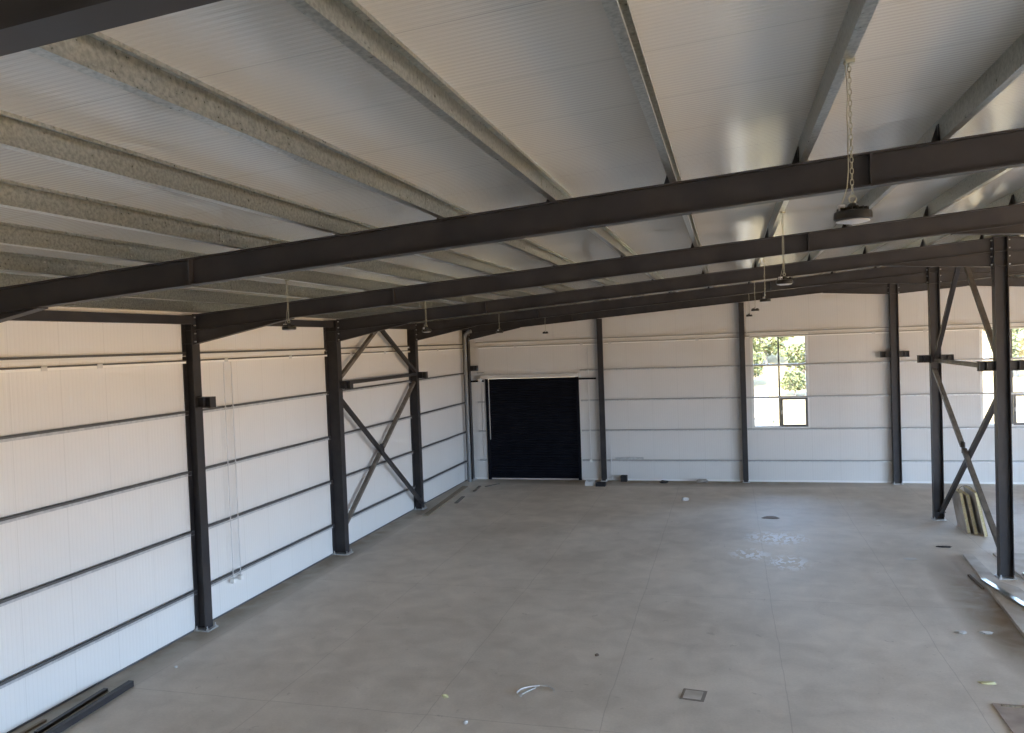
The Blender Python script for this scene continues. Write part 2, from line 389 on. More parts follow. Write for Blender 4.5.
MB().box(dx0 - .27, dx0 - .13, YB - .28, YB - .08, dz1 - .16, dz1 + .02).build('motor', M['conduit'], door)

# ------------------------------------------------------------------ steel frames
def isec(p, q, side, depth, width, tf=0.016, tw=0.012, m=None):
    """I section from p to q; side = unit vector across the depth (web plane)"""
    m = m or MB(); p, q, sd = Vector(p), Vector(q), Vector(side).normalized()
    wd = (q - p).normalized().cross(sd).normalized()
    for s_ in (-1, 1):
        c = sd * (s_ * (depth / 2 - tf / 2))
        a = [c + wd * (i * width / 2) + sd * (j * tf / 2) for i, j in ((-1, -1), (1, -1), (1, 1), (-1, 1))]
        m.loft([p + k for k in a], [q + k for k in a])
    a = [wd * (i * tw / 2) + sd * (j * (depth / 2 - tf)) for i, j in ((-1, -1), (1, -1), (1, 1), (-1, 1))]
    m.loft([p + k for k in a], [q + k for k in a])
    return m
def bolts(m, pts, axis, r=0.018, l=0.022):
    for p in pts:
        p = Vector(p); m.tube(p, p + Vector(axis) * l, r, 6)
    return m
CW = 0.24
CS = 0.36       # side column depth
def base_plate(parent, cx, y, dx, dy):
    MB().box(cx - dx / 2, cx + dx / 2, y - dy / 2, y + dy / 2, 0.0, 0.025).build('base_plate', M['girt'], parent)
    for i in (-1, 1):
        for j in (-1, 1):
            x, yy = cx + i * (dx / 2 - .045), y + j * (dy / 2 - .035)
            m = MB(); m.tube((x, yy, 0.025), (x, yy, 0.05), 0.024, 6); m.tube((x, yy, 0.05), (x, yy, 0.10), 0.012, 8)
            m.build('anchor_bolt', M['zinc'], parent)
def corbel(parent, x0, dirx, y, z=4.82):
    x1 = x0 + dirx * 0.34
    m = isec((x0, y, z), (x1, y, z), (0, 0, 1), 0.22, 0.2, 0.014, 0.012)
    b = m.build('bracket', M['steel'], parent)
    for q in (0.55, 0.97):
        xx = x0 + dirx * 0.34 * q
        MB().box(min(xx, xx + .012), max(xx, xx + .012), y - .098, y + .098, z - .096, z + .096).build('stiffener', M['steel'], b)
FN = {-3: 'sixth frame from the back wall', -2: 'fifth frame from the back wall', -1: 'fourth frame from the back wall', 0: 'third frame from the back wall', 1: 'second frame from the back wall', 2: 'first frame before the back wall', 3: 'back wall itself'}
LCOL = {-1: 'dark steel column on the left wall nearest the camera', 0: 'nearest fully visible dark steel column on the left wall, with no cross bracing on it',
        1: 'dark steel column on the left wall at the near end of the cross bracing', 2: 'dark steel column on the left wall at the far end of the cross bracing',
        3: 'dark steel corner column where left and back walls meet beside the roller door'}
XI = {0: -10.60, 1: -10.46, 2: -10.56}
def side_column(k, y, mirror=False):
    f = (lambda x: 2 * RX - x) if mirror else (lambda x: x)
    xi = XI.get(k, -10.60); xo = XL + .012; cx = (xi + xo) / 2; CS = xi - xo
    if mirror: lab = 'dark steel column on the right wall, part of the ' + FN[k]
    else: lab = LCOL.get(k, 'dark steel column on the left wall, part of the ' + FN[k])
    t = tag(bpy.data.objects.new('steel_column', None), lab, 'column', 'columns along the side walls'); COL.objects.link(t)
    zt = top(cx) - 0.01
    m = isec((f(cx), y, 0.025), (f(cx), y, zt), (1, 0, 0), CS, CW)
    m.build('shaft', M['steel'], t)
    base_plate(t, f(cx + .05), y, CS + 0.09, CW + 0.1)
    # stiffeners in the knee and cap plate
    st = MB()
    for z in (top(xi) - BD - 0.27, top(xi) - BD):
        for s_ in (-1, 1):
            ya, yb = sorted((y + s_ * .008, y + s_ * (CW / 2 - .005)))
            xa, xb = sorted((f(xo + .018), f(xi - .018)))
            st.box(xa, xb, ya, yb, z - .008, z + .008)
    st.build('stiffener', M['steel'], t)
    MB().box(*sorted((f(xo - .01), f(xi + .01))), y - CW / 2, y + CW / 2, zt, zt + .012).build('cap_plate', M['steel'], t)
    corbel(t, f(xi), -1 if mirror else 1, y, 4.74)
    return t
def rafter(k, y, mirror=False):
    f = (lambda x: 2 * RX - x) if mirror else (lambda x: x)
    xs, xe = XI.get(k, -10.60) + .021, RX - 0.16
    lab = 'dark steel rafter of the %s, %s slope' % (FN[k], 'right' if mirror else 'left')
    if not mirror:
        lab = {-2: 'dark steel rafter crossing the top left corner of the photo', -1: 'nearest full dark steel rafter spanning the whole ceiling from left edge to upper right',
               0: 'second dark steel rafter behind the nearest full one, ending on the left column without bracing',
               1: 'dark steel rafter ending on the near column of the cross bracing',
               2: 'dark steel rafter ending on the far column of the cross bracing',
               3: 'dark steel end rafter lying against the top of the back wall, left slope'}.get(k, lab)
    t = tag(bpy.data.objects.new('steel_rafter', None), lab, 'beam', 'roof rafters'); COL.objects.link(t)
    sv = Vector((-S * (-1 if mirror else 1), 0, 1)).normalized()
    def P(x, dz=0): return (f(x), y, A + S * x + dz)
    m = isec(P(xs, -BD / 2), P(xe, -BD / 2), sv, BD, 0.16)
    m.build('beam', M['steel'], t)
    # haunches: tapered web plus bottom flange
    def haunch(xa, da, xb, db):
        h_ = MB()
        w = 0.006
        q = [(xa, -BD), (xb, -BD), (xb, -BD - db), (xa, -BD - da)]
        q = [(a, b) for i, (a, b) in enumerate(q)]
        h_.loft([(f(a), y - w, A + S * a + b) for a, b in q], [(f(a), y + w, A + S * a + b) for a, b in q])
        q = [(xa, -BD - da), (xb, -BD - db), (xb, -BD - db + .016), (xa, -BD - da + .016)]
        h_.loft([(f(a), y - .08, A + S * a + b - .016) for a, b in q], [(f(a), y + .08, A + S * a + b - .016) for a, b in q])
        h_.build('haunch', M['steel'], t)
    haunch(xs, 0.27, -8.35, 0.001)
    haunch(3.5, 0.001, xe, 0.315)
    # knee end plate with bolts, ridge end plate, splice plates
    for x, dd, s_ in ((xs, .30, 1), (xe, .345, -1)):
        ep = MB(); xa, xb = sorted((f(x), f(x - s_ * .02)))
        ep.box(xa, xb, y - .085, y + .085, A + S * x - BD - dd, A + S * x + 0.01)
        e_ = ep.build('end_plate', M['steel'], t)
        for j in (-1, 1):
            for i in range(4):
                z = A + S * x - .06 - i * (BD + dd - .12) / 3
                bm_ = MB(); p = (f(x + s_ * .0), y + j * .06, z)
                bolts(bm_, [p], ((s_ if not mirror else -s_), 0, 0), 0.016, 0.035); bm_.build('bolt', M['zinc'], e_)
    for x in (1.34, -6.13):
        MB().loft([(f(a), y - .081, A + S * a + b) for a, b in ((x - .010, -BD - .003), (x + .010, -BD - .003), (x + .010, .0), (x - .010, .0))],
                  [(f(a), y + .081, A + S * a + b) for a, b in ((x - .010, -BD - .003), (x + .010, -BD - .003), (x + .010, .0), (x - .010, .0))]).build('splice_plate', M['steel'], t)
    # purlin cleats standing on the top flange
    for j in range(14):
        x = PX0 + j * PDX
        if x > RX - .2: break
        c = MB(); z = A + S * x
        c.loft([(f(x - .030), y - .07, z), (f(x - .030), y + .07, z), (f(x - .030), y + .045, z + .16), (f(x - .030), y - .045, z + .16)],
               [(f(x - .022), y - .07, z), (f(x - .022), y + .07, z), (f(x - .022), y + .045, z + .16), (f(x - .022), y - .045, z + .16)])
        c.loft([(f(x - .030), y - .005, z), (f(x - .085), y - .005, z), (f(x - .034), y - .005, z + .15)], [(f(x - .030), y + .005, z), (f(x - .085), y + .005, z), (f(x - .034), y + .005, z + .15)])
        c.build('purlin_cleat', M['steel'], t)
    return t
PDX = 1.222; PX0 = -4.162 - 5 * PDX
for k in range(-3, 4):
    y = Y0 + k * BAY
    side_column(k, y); side_column(k, y, True)
    rafter(k, y); rafter(k, y, True)
# ridge columns (third to first frame and the back wall)
RC = {1: 'dark steel ridge column at the near end of the right hand cross bracing', 2: 'dark steel ridge column at the far end of the right hand cross bracing, foam panels beside it',
      3: 'dark steel ridge column against the back wall, between the two windows'}
for k in range(-3, 4):
    y = Y0 + k * BAY
    if k == -3 or k == -2 or k == -1: continue     # the hall is clear around the viewpoint
    t = tag(bpy.data.objects.new('steel_column', None), RC.get(k, 'dark steel ridge column of the ' + FN[k]), 'column', 'columns under the ridge'); COL.objects.link(t)
    zt = top(RX) - 0.012
    isec((RX, y, 0.025), (RX, y, zt), (1, 0, 0), 0.28, CW).build('shaft', M['steel'], t)
    base_plate(t, RX, y, 0.36, CW + .08)
    MB().box(RX - .17, RX + .17, y - CW / 2, y + CW / 2, zt, zt + .012).build('cap_plate', M['steel'], t)
    st = MB()
    for z in (top(RX) - BD - 0.33, top(RX) - BD):
        for s_ in (-1, 1):
            ya, yb = sorted((y + s_ * .008, y + s_ * (CW / 2 - .005))); st.box(RX - .122, RX + .122, ya, yb, z - .008, z + .008)
    st.build('stiffener', M['steel'], t)
    for s_ in (-1, 1): corbel(t, RX + s_ * .14, s_, y)
# posts of the back wall
GP = {-5.02: 'slim dark post on the back wall just right of the roller door', 0.52: 'slim dark post on the back wall just left of the first window',
      11.34: 'slim dark post on the back wall just right of the second window', 16.88: 'slim dark post on the back wall nearest the far right corner'}
for x, lab in GP.items():
    t = tag(bpy.data.objects.new('wall_post', None), lab, 'column', 'posts of the back wall'); COL.objects.link(t)
    zt = top(x) - BD - .02
    isec((x, YB - .18, 0.02), (x, YB - .18, zt), (0, 1, 0), 0.2, 0.2, 0.012, 0.01).build('shaft', M['steel'], t)
    base_plate(t, x, YB - .18, .28, .28)
# eaves beams between the side columns
for s_ in (0, 1):
    for k in range(-3, 3):
        ya, yb = Y0 + k * BAY + .125, Y0 + (k + 1) * BAY - .125
        x = XL + .26 if not s_ else XR - .26
        z1_ = top(XL + .26) - .03
        w = ['left', 'right'][s_]
        nm = {-2: 'nearest the camera', -1: 'left of the nearest visible column', 0: 'ending at the near braced column', 1: 'over the cross bracing', 2: 'running into the back corner'}.get(k, 'behind the viewpoint')
        tag(MB().box(x - .07, x + .07, ya, yb, z1_ - .17, z1_).build('eaves_beam', M['steel'], None, (x, (ya + yb) / 2, z1_)), 'dark steel eaves beam along the top of the %s wall, %s' % (w, nm), 'beam', 'eaves beams')

# ------------------------------------------------------------------ purlins (Z section, one run per line)
def zpurlin(m, x, ya, yb, f, grow=0.0):
    d, fl, t, lip = PUR, 0.066, 0.005, 0.02
    z0 = A + S * x
    g = grow
    # lipped channel: web on the left, flanges to the right
    w0 = -0.02
    R_ = [(w0, 0, w0 + fl, t), (w0, t, w0 + t, d - t), (w0, d - t, w0 + fl, d), (w0 + fl - t, t, w0 + fl, lip + t), (w0 + fl - t, d - lip - t, w0 + fl, d - t)]
    for a, b, c, e_ in R_:
        P = [(a, b), (c, b), (c, e_), (a, e_)]
        m.loft([(f(x + u), ya, z0 + S * u + v) for u, v in P], [(f(x + u), yb, z0 + S * u + v) for u, v in P])
    return m
for s_ in (0, 1):
    f = (lambda x: 2 * RX - x) if s_ else (lambda x: x)
    for j in range(14):
        x = PX0 + j * PDX
        if x > RX - .2: break
        lab = 'galvanised roof purlin, %s from the %s eave' % (ORD[j], ['left', 'right'][s_])
        if not s_ and j == 9: lab = 'galvanised roof purlin carrying the row of lamps right of centre'
        if not s_ and j == 3: lab = 'galvanised roof purlin carrying the left row of small lamps'
        m = zpurlin(MB(), x, YF + .02, YB - .02, f)
        p = m.build('roof_purlin', M['galv']); tag(p, lab, 'purlin', 'roof purlins')
        for k in range(-3, 4):
            y = Y0 + k * BAY
            a, b = y - .5, min(y + .5, YB - .03)
            lp = MB(); zz = A + S * x
            # overlapping sleeve nested on the purlin web and bottom flange
            lp.loft([(f(x + u), a, zz + S * u + v) for u, v in ((-.0145, .006), (-.0105, .006), (-.0105, .194), (-.0145, .194))], [(f(x + u), b, zz + S * u + v) for u, v in ((-.0145, .006), (-.0105, .006), (-.0105, .194), (-.0145, .194))])
            lp.build('lap_sleeve', M['galv'], p)
            for yy in (a + .05, b - .05):
                for v in (.05, .14):
                    lb = MB(); bolts(lb, [(f(x - .0105), yy, zz + v)], (1 if not s_ else -1, 0, 0), .011, .012); lb.build('bolt', M['zinc'], p)

# ------------------------------------------------------------------ wall girts (lipped channels opening upwards)
GZ = [0.82, 2.05, 3.287, 4.53]
def girt(m, p, q, inn, w=0.085, h=0.06, t=0.006, k_=.04):
    """p,q on wall face at girt centre height, inn = unit vector into the room"""
    p, q, n_v = Vector(p), Vector(q), Vector(inn); up = Vector((0, 0, 1))
    R_ = ((0.001, -h / 2, w, -h / 2 + t), (0.001, -h / 2 + t, t, h / 2), (w - t, -h / 2 + t, w, h * k_))
    for a, b, c, d_ in R_:
        P = [(a, b), (c, b), (c, d_), (a, d_)]
        m.loft([p + n_v * u + up * v for u, v in P], [q + n_v * u + up * v for u, v in P])
    return m
def lip(p, q, inn, w=0.085, h=0.06, t=0.006, k_=.04):
    p, q, n_v = Vector(p), Vector(q), Vector(inn); up = Vector((0, 0, 1)); m = MB()
    for a, b, c, d_ in ((w - t, h * k_, w + .004, h / 2), (w - t - .03, h / 2 - t, w - t, h / 2)):
        P = [(a, b), (c, b), (c, d_), (a, d_)]
        m.loft([p + n_v * u + up * v for u, v in P], [q + n_v * u + up * v for u, v in P])
    return m
GH = ['lowest', 'second lowest', 'middle height', 'second highest', 'highest']
for k in range(-3, 3):
    ya, yb = Y0 + k * BAY + .13, Y0 + (k + 1) * BAY - .13
    where = {-2: 'near the camera', -1: 'before the nearest visible column', 0: 'in the bay with the thin conduits', 1: 'behind the cross bracing', 2: 'in the last bay before the corner'}.get(k, 'behind the viewpoint')
    for i, z in enumerate(GZ + [5.74]):
        ex = .0
        g_ = girt(MB(), (XL, ya - .0, z), (XL, yb + .0, z), (1, 0, 0), 0.105, 0.085).build('wall_girt', M['lit_girt' if i == 4 else 'girt'], None, (XL, ya, z))
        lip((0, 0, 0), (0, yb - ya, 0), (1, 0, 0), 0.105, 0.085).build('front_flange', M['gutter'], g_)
        tag(g_, 'galvanised girt on the left wall, %s one %s' % (GH[i], where), 'girt', 'girts of the left wall')
        for yy in (ya + .06, yb - .06):
            MB().box(.106, .114, yy - .05 - ya, yy + .05 - ya, -.035, .035).build('clip', M['steel'], g_)
# back wall girts, run between posts and pass in front of the windows
segs = [(-10.33, -5.13, 'left of the door side post'), (-4.91, 0.41, 'between door side post and first window'), (0.63, 5.78, 'across the first window bay'), (6.08, 11.23, 'across the second window bay'), (11.45, 16.77, 'right of the second window bay'), (16.99, 22.3, 'at the far right end')]
for si, (a, b, w) in enumerate(segs):
    for i, z in enumerate(GZ + [5.80]):
        parts = [(a, b)]
        if si == 0 and i < 4: parts = [(a, -10.02), (-5.9, b)]
        for pi, (c, d_) in enumerate(parts):
            zz = z
            g_ = girt(MB(), (c, YB, zz), (d_, YB, zz), (0, -1, 0), 0.09, 0.07).build('wall_girt', M['lit_girt' if i == 4 else 'girt'], None, (c, YB, zz))
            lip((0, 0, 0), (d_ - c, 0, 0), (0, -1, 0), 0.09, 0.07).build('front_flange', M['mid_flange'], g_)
            ww = w if len(parts) == 1 else ('left of the roller door' if pi == 0 else 'right of the roller door')
            tag(g_, 'girt on the back wall, %s one %s' % (GH[i], ww), 'girt', 'girts of the back wall')
# trunking below the top girt on both walls, with couplers
def trunk(name, p, q, inn, lab, couplers):
    p, q, n_v = Vector(p), Vector(q), Vector(inn); c = n_v * 0.1
    p0_ = p.copy(); o = girt(MB(), (0, 0, 0), q - p, inn, .10, .07, .006, .12).build(name, M['tray']); o.location = p0_; tag(o, lab, 'trunking', 'cable trunking below the top girts')
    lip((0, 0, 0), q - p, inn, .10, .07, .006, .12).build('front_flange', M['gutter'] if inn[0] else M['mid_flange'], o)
    L = (q - p).length; dr = (q - p).normalized()
    for s_ in couplers:
        a = c + dr * s_
        cp = MB(); cp.bar(a - dr * .06, a + dr * .06, .02, .085); cp.build('coupler', M['conduit'], o)
for k, cps in ((-2, (2.2, 4.5)), (-1, (2.2, 3.4)), (0, (1.1, 3.8)), (1, (1.2, 3.6)), (2, (2.5,))):
    ya, yb = Y0 + k * BAY + .0, Y0 + (k + 1) * BAY
    where = {-2: 'near the camera', -1: 'before the nearest visible column', 0: 'feeding the thin conduits', 1: 'behind the cross bracing', 2: 'in the last bay before the corner'}[k]
    trunk('cable_trunking', (XL, ya + .13, 5.585), (XL, (yb - .13 if k < 2 else YB - .35), 5.585), (1, 0, 0), 'white cable trunking on the left wall %s' % where, cps)
for a, b, w, cps, dz in ((-10.2, -5.15, 'above the roller door', (1.6, 4.4), 0), (-4.88, .40, 'between the door side post and the first window', (.25, 3.7), .02), (.64, 5.78, 'over the first window', (.2, 4.6), .04), (6.08, 11.2, 'over the second window', (.9,), .04)):
    trunk('cable_trunking', (a, YB, 5.60 + dz), (b, YB, 5.60 + dz), (0, -1, 0), 'white cable trunking on the back wall %s' % w, cps)
# vertical conduits
def conduit(x, y, z0, z1, lab, box=True, inn=(1, 0, 0), m='conduit', r=.012):
    o = MB().tube((x, y, z0), (x, y, z1), r, 8).build('conduit', M[m], None, (x, y, z0)); tag(o, lab, 'conduit', 'vertical conduits')
    sd = MB()
    for z in (GZ if True else []):
        if z0 < z < z1: sd.box(-.03, .03, -.03, .03, z - z0 - .012, z - z0 + .012)
    if sd.v: sd.build('clip', M['conduit'], o)
    if box:
        MB().box(-.045, .045, -.045, .045, -.10, .0).build('junction_box', M['white'], o)
    return o
XC = XL + .13
conduit(XC, 15.32, .74, 5.545, 'left one of the two thin grey conduits running down the left wall')
conduit(XC, 15.60, .74, 5.545, 'right one of the two thin grey conduits running down the left wall')
conduit(-5.55, YB - .115, .86, 5.56, 'thin conduit between the roller door and its side post')
conduit(-10.14, YB - .03, .86, 4.1, 'short conduit with a box left of the roller door')
conduit(-4.72, YB - .115, .0, 1.45, 'thin pipe stub standing up from the floor right of the door side post', False)
conduit(.70, YB - .11, 5.7, 7.0, 'short conduit rising from the trunking to the roof left of the first window', False)
conduit(-6.95, YB - .08, 5.83, 6.52, 'thin wire rising from the top girt to the rafter above the roller door', False, r=.007)
# downpipe in the back corner, bending at the top
dp = MB(); px, py = -10.62, 31.75
dp.tube((px, py, 0.0), (px, py, 6.0), .075, 14)
prev = Vector((px, py, 6.0))
for i in range(1, 7):
    a = i / 6 * HP; cur = Vector((px + .30 * (1 - math.cos(a)), py, 6.0 + .30 * math.sin(a))); dp.tube(prev, cur, .075, 14); prev = cur
tag(smooth(dp.build('drain_pipe', M['pipe'])), 'grey round pipe standing in the back left corner, bent at its top', 'pipe')

# ------------------------------------------------------------------ cross bracing
def bracing(x, dirx, zr, side):
    y1, y2 = Y0 + BAY, Y0 + 2 * BAY
    ya, yb = y1 + .13, y2 - .13
    zs = 4.77; ym = (y1 + y2) / 2
    g_ = 'bracing of the %s row of columns' % side
    w = 'left wall' if side == 'left' else 'ridge columns'
    up = (1, 0, 0)
    st = MB().bar((x, ya, zs), (x, yb, zs), .13, .10).build('brace_strut', M['steel' if side == 'left' else 'steel_brown']); tag(st, 'horizontal tube strut joining the two braced columns of the %s' % w, 'brace', g_)
    a, b = Vector((x + .055, ya, 4.32)), Vector((x + .055, yb, .26))
    st = MB().bar(a, b, .10, .11, up).build('cross_brace', M['steel']); tag(st, 'dark unbroken tube brace of the cross between the braced columns of the %s' % w, 'brace', g_)
    MB().bar(b + Vector((0, -.10, .0)), b + Vector((0, .13, -.0)), .012, .20, up).build('gusset_plate', M['steel'], st)
    # the other diagonal, in two lengths around the first
    a, b = Vector((x - .055, yb, 4.50)), Vector((x - .055, ya, .62))
    t = tag(bpy.data.objects.new('cross_brace', None), 'brownish tube brace in two lengths crossing the dark one at the %s' % w, 'brace', g_); COL.objects.link(t)
    MB().bar(a, a.lerp(b, .49), .10, .11, up).build('upper_length', M['steel_brown'], t)
    MB().bar(a.lerp(b, .51), b, .10, .11, up).build('lower_length', M['steel_brown'], t)
    c = a.lerp(b, .5); MB().box(c.x - .006, c.x + .006, c.y - .16, c.y + .16, c.z - .16, c.z + .16).build('gusset_plate', M['steel'], t)
    # upper inverted V
    for s_, lab, mm in ((0, 'brownish upper brace rising from the near braced column of the %s' % w, 'steel_brown'), (1, 'dark upper brace rising from the far braced column of the %s' % w, 'steel')):
        if side != 'left': mm = 'steel_brown' if s_ == 0 else 'steel'
        p = Vector((x, ya if s_ == 0 else yb, zs + .10)); q = Vector((x, ym - .12 if s_ == 0 else ym + .12, zr))
        o = MB().bar(p, q, .10, .11, up).build('upper_brace', M[mm]); tag(o, lab, 'brace', g_)
bracing(XL + .26, 1, top(XL + .26) - .20, 'left')
bracing(RX, 1, top(RX) - .16, 'right')
yy0, yy1 = Y0 + BAY, Y0 + 2 * BAY
tag(MB().box(RX - .05, RX + .05, yy0 + .125, yy1 - .125, top(RX) - .17, top(RX) - .03).build('ridge_beam', M['steel']), 'dark steel tie over the cross bracing of the ridge columns', 'beam')

# ------------------------------------------------------------------ hanging lamps
def lathe(prof, m=None, n=28, c=(0, 0, 0)):
    m = m or MB(); b = []
    for r, z in prof: b.append([(c[0] + r * math.cos(2 * math.pi * i / n), c[1] + r * math.sin(2 * math.pi * i / n), c[2] + z) for i in range(n)])
    vs = [v for ring in b for v in ring]; fs = []
    for j in range(len(b) - 1):
        for i in range(n): fs.append((j * n + i, j * n + (i + 1) % n, (j + 1) * n + (i + 1) % n, (j + 1) * n + i))
    fs.append(tuple(reversed(range(n)))); fs.append(tuple(range((len(b) - 1) * n, len(b) * n)))
    return m.add(vs, fs)
def make_lamp(drop):
    t = thing('high_bay_lamp', (0, 0, 0), '', 'lamp')
    # z = 0 is the lens face
    smooth(lathe([(0.09, .062), (0.106, .056), (0.110, .04), (0.110, .012), (0.101, .004)]).build('housing', M['lampblack'], t))
    smooth(lathe([(0.094, .006), (0.096, -.002), (0.06, -.010), (0.001, -.012)]).build('lens', M['lens'], t))
    fins = MB()
    for i in range(16):
        a = 2 * math.pi * i / 16; fins.bar((.04 * math.cos(a), .04 * math.sin(a), .07), (.09 * math.cos(a), .09 * math.sin(a), .07), .006, .02)
    fins.build('heat_sink', M['lampblack'], t)
    smooth(lathe([(0.038, .06), (0.038, .085), (0.03, .10), (0.012, .112)]).build('driver', M['lampblack'], t))
    MB().box(-.085, -.05, -.02, .02, .062, .10).build('cable_gland', M['conduit'], t)
    ring = MB()
    for i in range(12):
        a, b = 2 * math.pi * i / 12, 2 * math.pi * (i + 1) / 12
        ring.tube((.022 * math.cos(a), 0, .134 + .022 * math.sin(a)), (.022 * math.cos(b), 0, .134 + .022 * math.sin(b)), .005, 6)
    ring.build('hook', M['chain'], t)
    ch = MB(); z = .150; i = 0
    L = .034
    while z < drop - .01:
        c = []
        for q in range(10):
            a = 2 * math.pi * q / 10
            u, w_ = .010 * math.cos(a), (L * .62) * math.sin(a)
            c.append(Vector((u, 0, z + L / 2 + w_)) if i % 2 == 0 else Vector((0, u, z + L / 2 + w_)))
        for q in range(10): ch.tube(c[q], c[(q + 1) % 10], .0026, 5)
        z += L; i += 1
    ch.build('chain', M['chain'], t)
    cb = MB(); prev = Vector((-.065, 0, .10))
    for q in range(1, 9):
        zz = .10 + (drop - .12) * q / 8; cur = Vector((-.018 + .006 * math.sin(q * 2.1) if q > 1 else -.03, .012 * math.cos(q * 1.7), zz)); cb.tube(prev, cur, .003, 6); prev = cur
    cb.build('power_cable', M['chain'], t)
    MB().box(-.028, .028, -.02, .02, drop - .02, drop + .006).build('hanger_clip', M['chain'], t)
    return t
RX1 = PX0 + 9 * PDX + .025; RX2 = PX0 + 3 * PDX + .015
L1 = make_lamp(top(RX1) - 6.375)
labs = ['nearest and largest black disc lamp, hanging on a long pale chain at the upper right', 'second black disc lamp behind the large one, in the right hand row', 'third black disc lamp in the right hand row, in front of the back wall top',
        'fourth black disc lamp in the right hand row, left of the third', 'farthest lamp of the right hand row, smallest and lowest in it']
for i, y in enumerate((5.25, 11.35, 17.05, 23.3, 29.7)):
    o = L1 if i == 0 else dup(L1)
    o.location = (RX1, y, 6.375); o.rotation_euler = (0, 0, 0.2 + i * .5); tag(o, labs[i], 'lamp', 'lamps of the right hand row')
L2 = make_lamp(top(RX2) - 6.05)
labs = ['small black lamp hanging in front of the left wall, nearest of the left row', 'second lamp of the left row, hanging before the far braced column', 'third lamp of the left row, hanging by the back left corner', 'farthest lamp of the left row, hanging above the roller door']
for i, y in enumerate((11.13, 17.03, 23.03, 29.26)):
    o = L2 if i == 0 else dup(L2)
    o.location = (RX2, y, 6.05); o.rotation_euler = (0, 0, i * .6); tag(o, labs[i], 'lamp', 'lamps of the left row')

# ------------------------------------------------------------------ things on the floor
def lay(name, p, q, w, h, m, lab, cat, z=0.0, up=(0, 0, 1), group=None):
    p, q = Vector((*p, z + h / 2)), Vector((*q, z + h / 2)); c = (p + q) / 2
    o = MB().bar(p - c, q - c, w, h).build(name, M[m]); o.location = c; return tag(o, lab, cat, group)
# dark channel offcuts at the lower left
def channel(name, p, q, w, h, m, lab, z=0.0, t=.008, cat='channel', group=None):
    p, q = Vector((*p, z)), Vector((*q, z)); c = (p + q) / 2; d_ = (q - p).normalized(); a = d_.cross(Vector((0, 0, 1)))
    mb = MB(); P, Q = p - c, q - c
    mb.bar(P + Vector((0, 0, h - t / 2)), Q + Vector((0, 0, h - t / 2)), w, t)
    for s_ in (-1, 1): mb.bar(P + a * (s_ * (w / 2 - t / 2)) + Vector((0, 0, (h - t) / 2)), Q + a * (s_ * (w / 2 - t / 2)) + Vector((0, 0, (h - t) / 2)), t, h - t)
    o = mb.build(name, M[m]); o.location = c; return tag(o, lab, cat, group)
channel('steel_channel', (-10.03, 8.6), (-10.19, 11.50), .10, .10, 'steel', 'longer dark steel channel lying on the floor at the lower left')
channel('steel_offcut', (-10.38, 9.7), (-10.50, 11.25), .08, .05, 'steel', 'shorter dark steel offcut lying between the long channel and the left wall')
lay('timber_batten', (-10.60, 8.2), (-10.62, 10.1), .06, .035, 'wood', 'pale timber batten lying by the left wall behind the dark channel', 'batten')
# boards along the left wall in the last bay
lay('timber_plank', (-10.03, 25.1), (-10.44, 30.6), .22, .035, 'wood', 'long dusty timber plank lying along the left wall beyond the braced columns', 'plank')
lay('steel_offcut', (-9.70, 27.3), (-9.82, 28.5), .12, .03, 'steel_brown', 'short dark offcut on the floor beside the long dusty plank', 'offcut')
lay('steel_offcut', (-9.75, 29.6), (-9.85, 30.7), .10, .03, 'steel_brown', 'dark offcut on the floor near the corner pipe', 'offcut')
lay('steel_offcut', (-9.60, 30.6), (-9.2, 31.3), .06, .03, 'steel_brown', 'thin offcut pointing at the roller door from the corner', 'offcut')
# loose stuff along the back wall
def pebbled(name, c, r, m, lab, cat, seed=1, sq=(1, 1, .6)):
    bm = bmesh.new(); bmesh.ops.create_icosphere(bm, subdivisions=2, radius=1); rn = random.Random(seed)
    for v in bm.verts:
        k_ = 1 + rn.uniform(-.28, .28); v.co = Vector((v.co.x * r * sq[0] * k_, v.co.y * r * sq[1] * k_, max(v.co.z, -.5) * r * sq[2] * k_))
    mz = min(v.co.z for v in bm.verts)
    for v in bm.verts: v.co.z -= mz
    me = bpy.data.meshes.new(name); bm.to_mesh(me); bm.free(); me.materials.append(M[m])
    o = bpy.data.objects.new(name, me); COL.objects.link(o); o.location = c; return tag(o, lab, cat)
def crate(name, x0, x1, y0, y1, h, m, lab, cat, rim=.02):
    c = ((x0 + x1) / 2, (y0 + y1) / 2, 0); a, b = (x1 - x0) / 2, (y1 - y0) / 2
    mb = MB(); mb.box(-a, a, -b, b, 0, .02); mb.box(-a, a, -b, -b + rim, .02, h); mb.box(-a, a, b - rim, b, .02, h); mb.box(-a, -a + rim, -b + rim, b - rim, .02, h); mb.box(a - rim, a, -b + rim, b - rim, .02, h)
    o = mb.build(name, M[m]); o.location = c; return tag(o, lab, cat)
crate('grey_box', -5.62, -5.28, 31.1, 31.45, .17, 'grey', 'pale grey box on the floor at the foot of the post beside the roller door', 'box')
crate('black_tray', -5.18, -4.80, 30.95, 31.3, .13, 'rubber', 'low black tray on the floor right of the pale grey box', 'tray')
crate('black_bucket', -4.33, -4.08, 32.05, 32.3, .24, 'rubber', 'black box standing against the back wall right of the door side post', 'box')
pebbled('rubble_lump', (-2.6, 31.9, 0), .13, 'rubber', 'dark lump on the floor by the back wall, left of the white crumple', 'rubble', 3, (1.2, 1, .5))
pebbled('rubble_lump', (-1.15, 32.1, 0), .17, 'pale', 'pale lump of rubble at the base of the back wall', 'rubble', 4, (1.3, .8, .5))
pebbled('crumpled_film', (-1.62, 28.5, 0), .12, 'paper', 'crumpled white plastic on the floor in the far middle of the hall', 'litter', 5, (1.1, .8, .6))
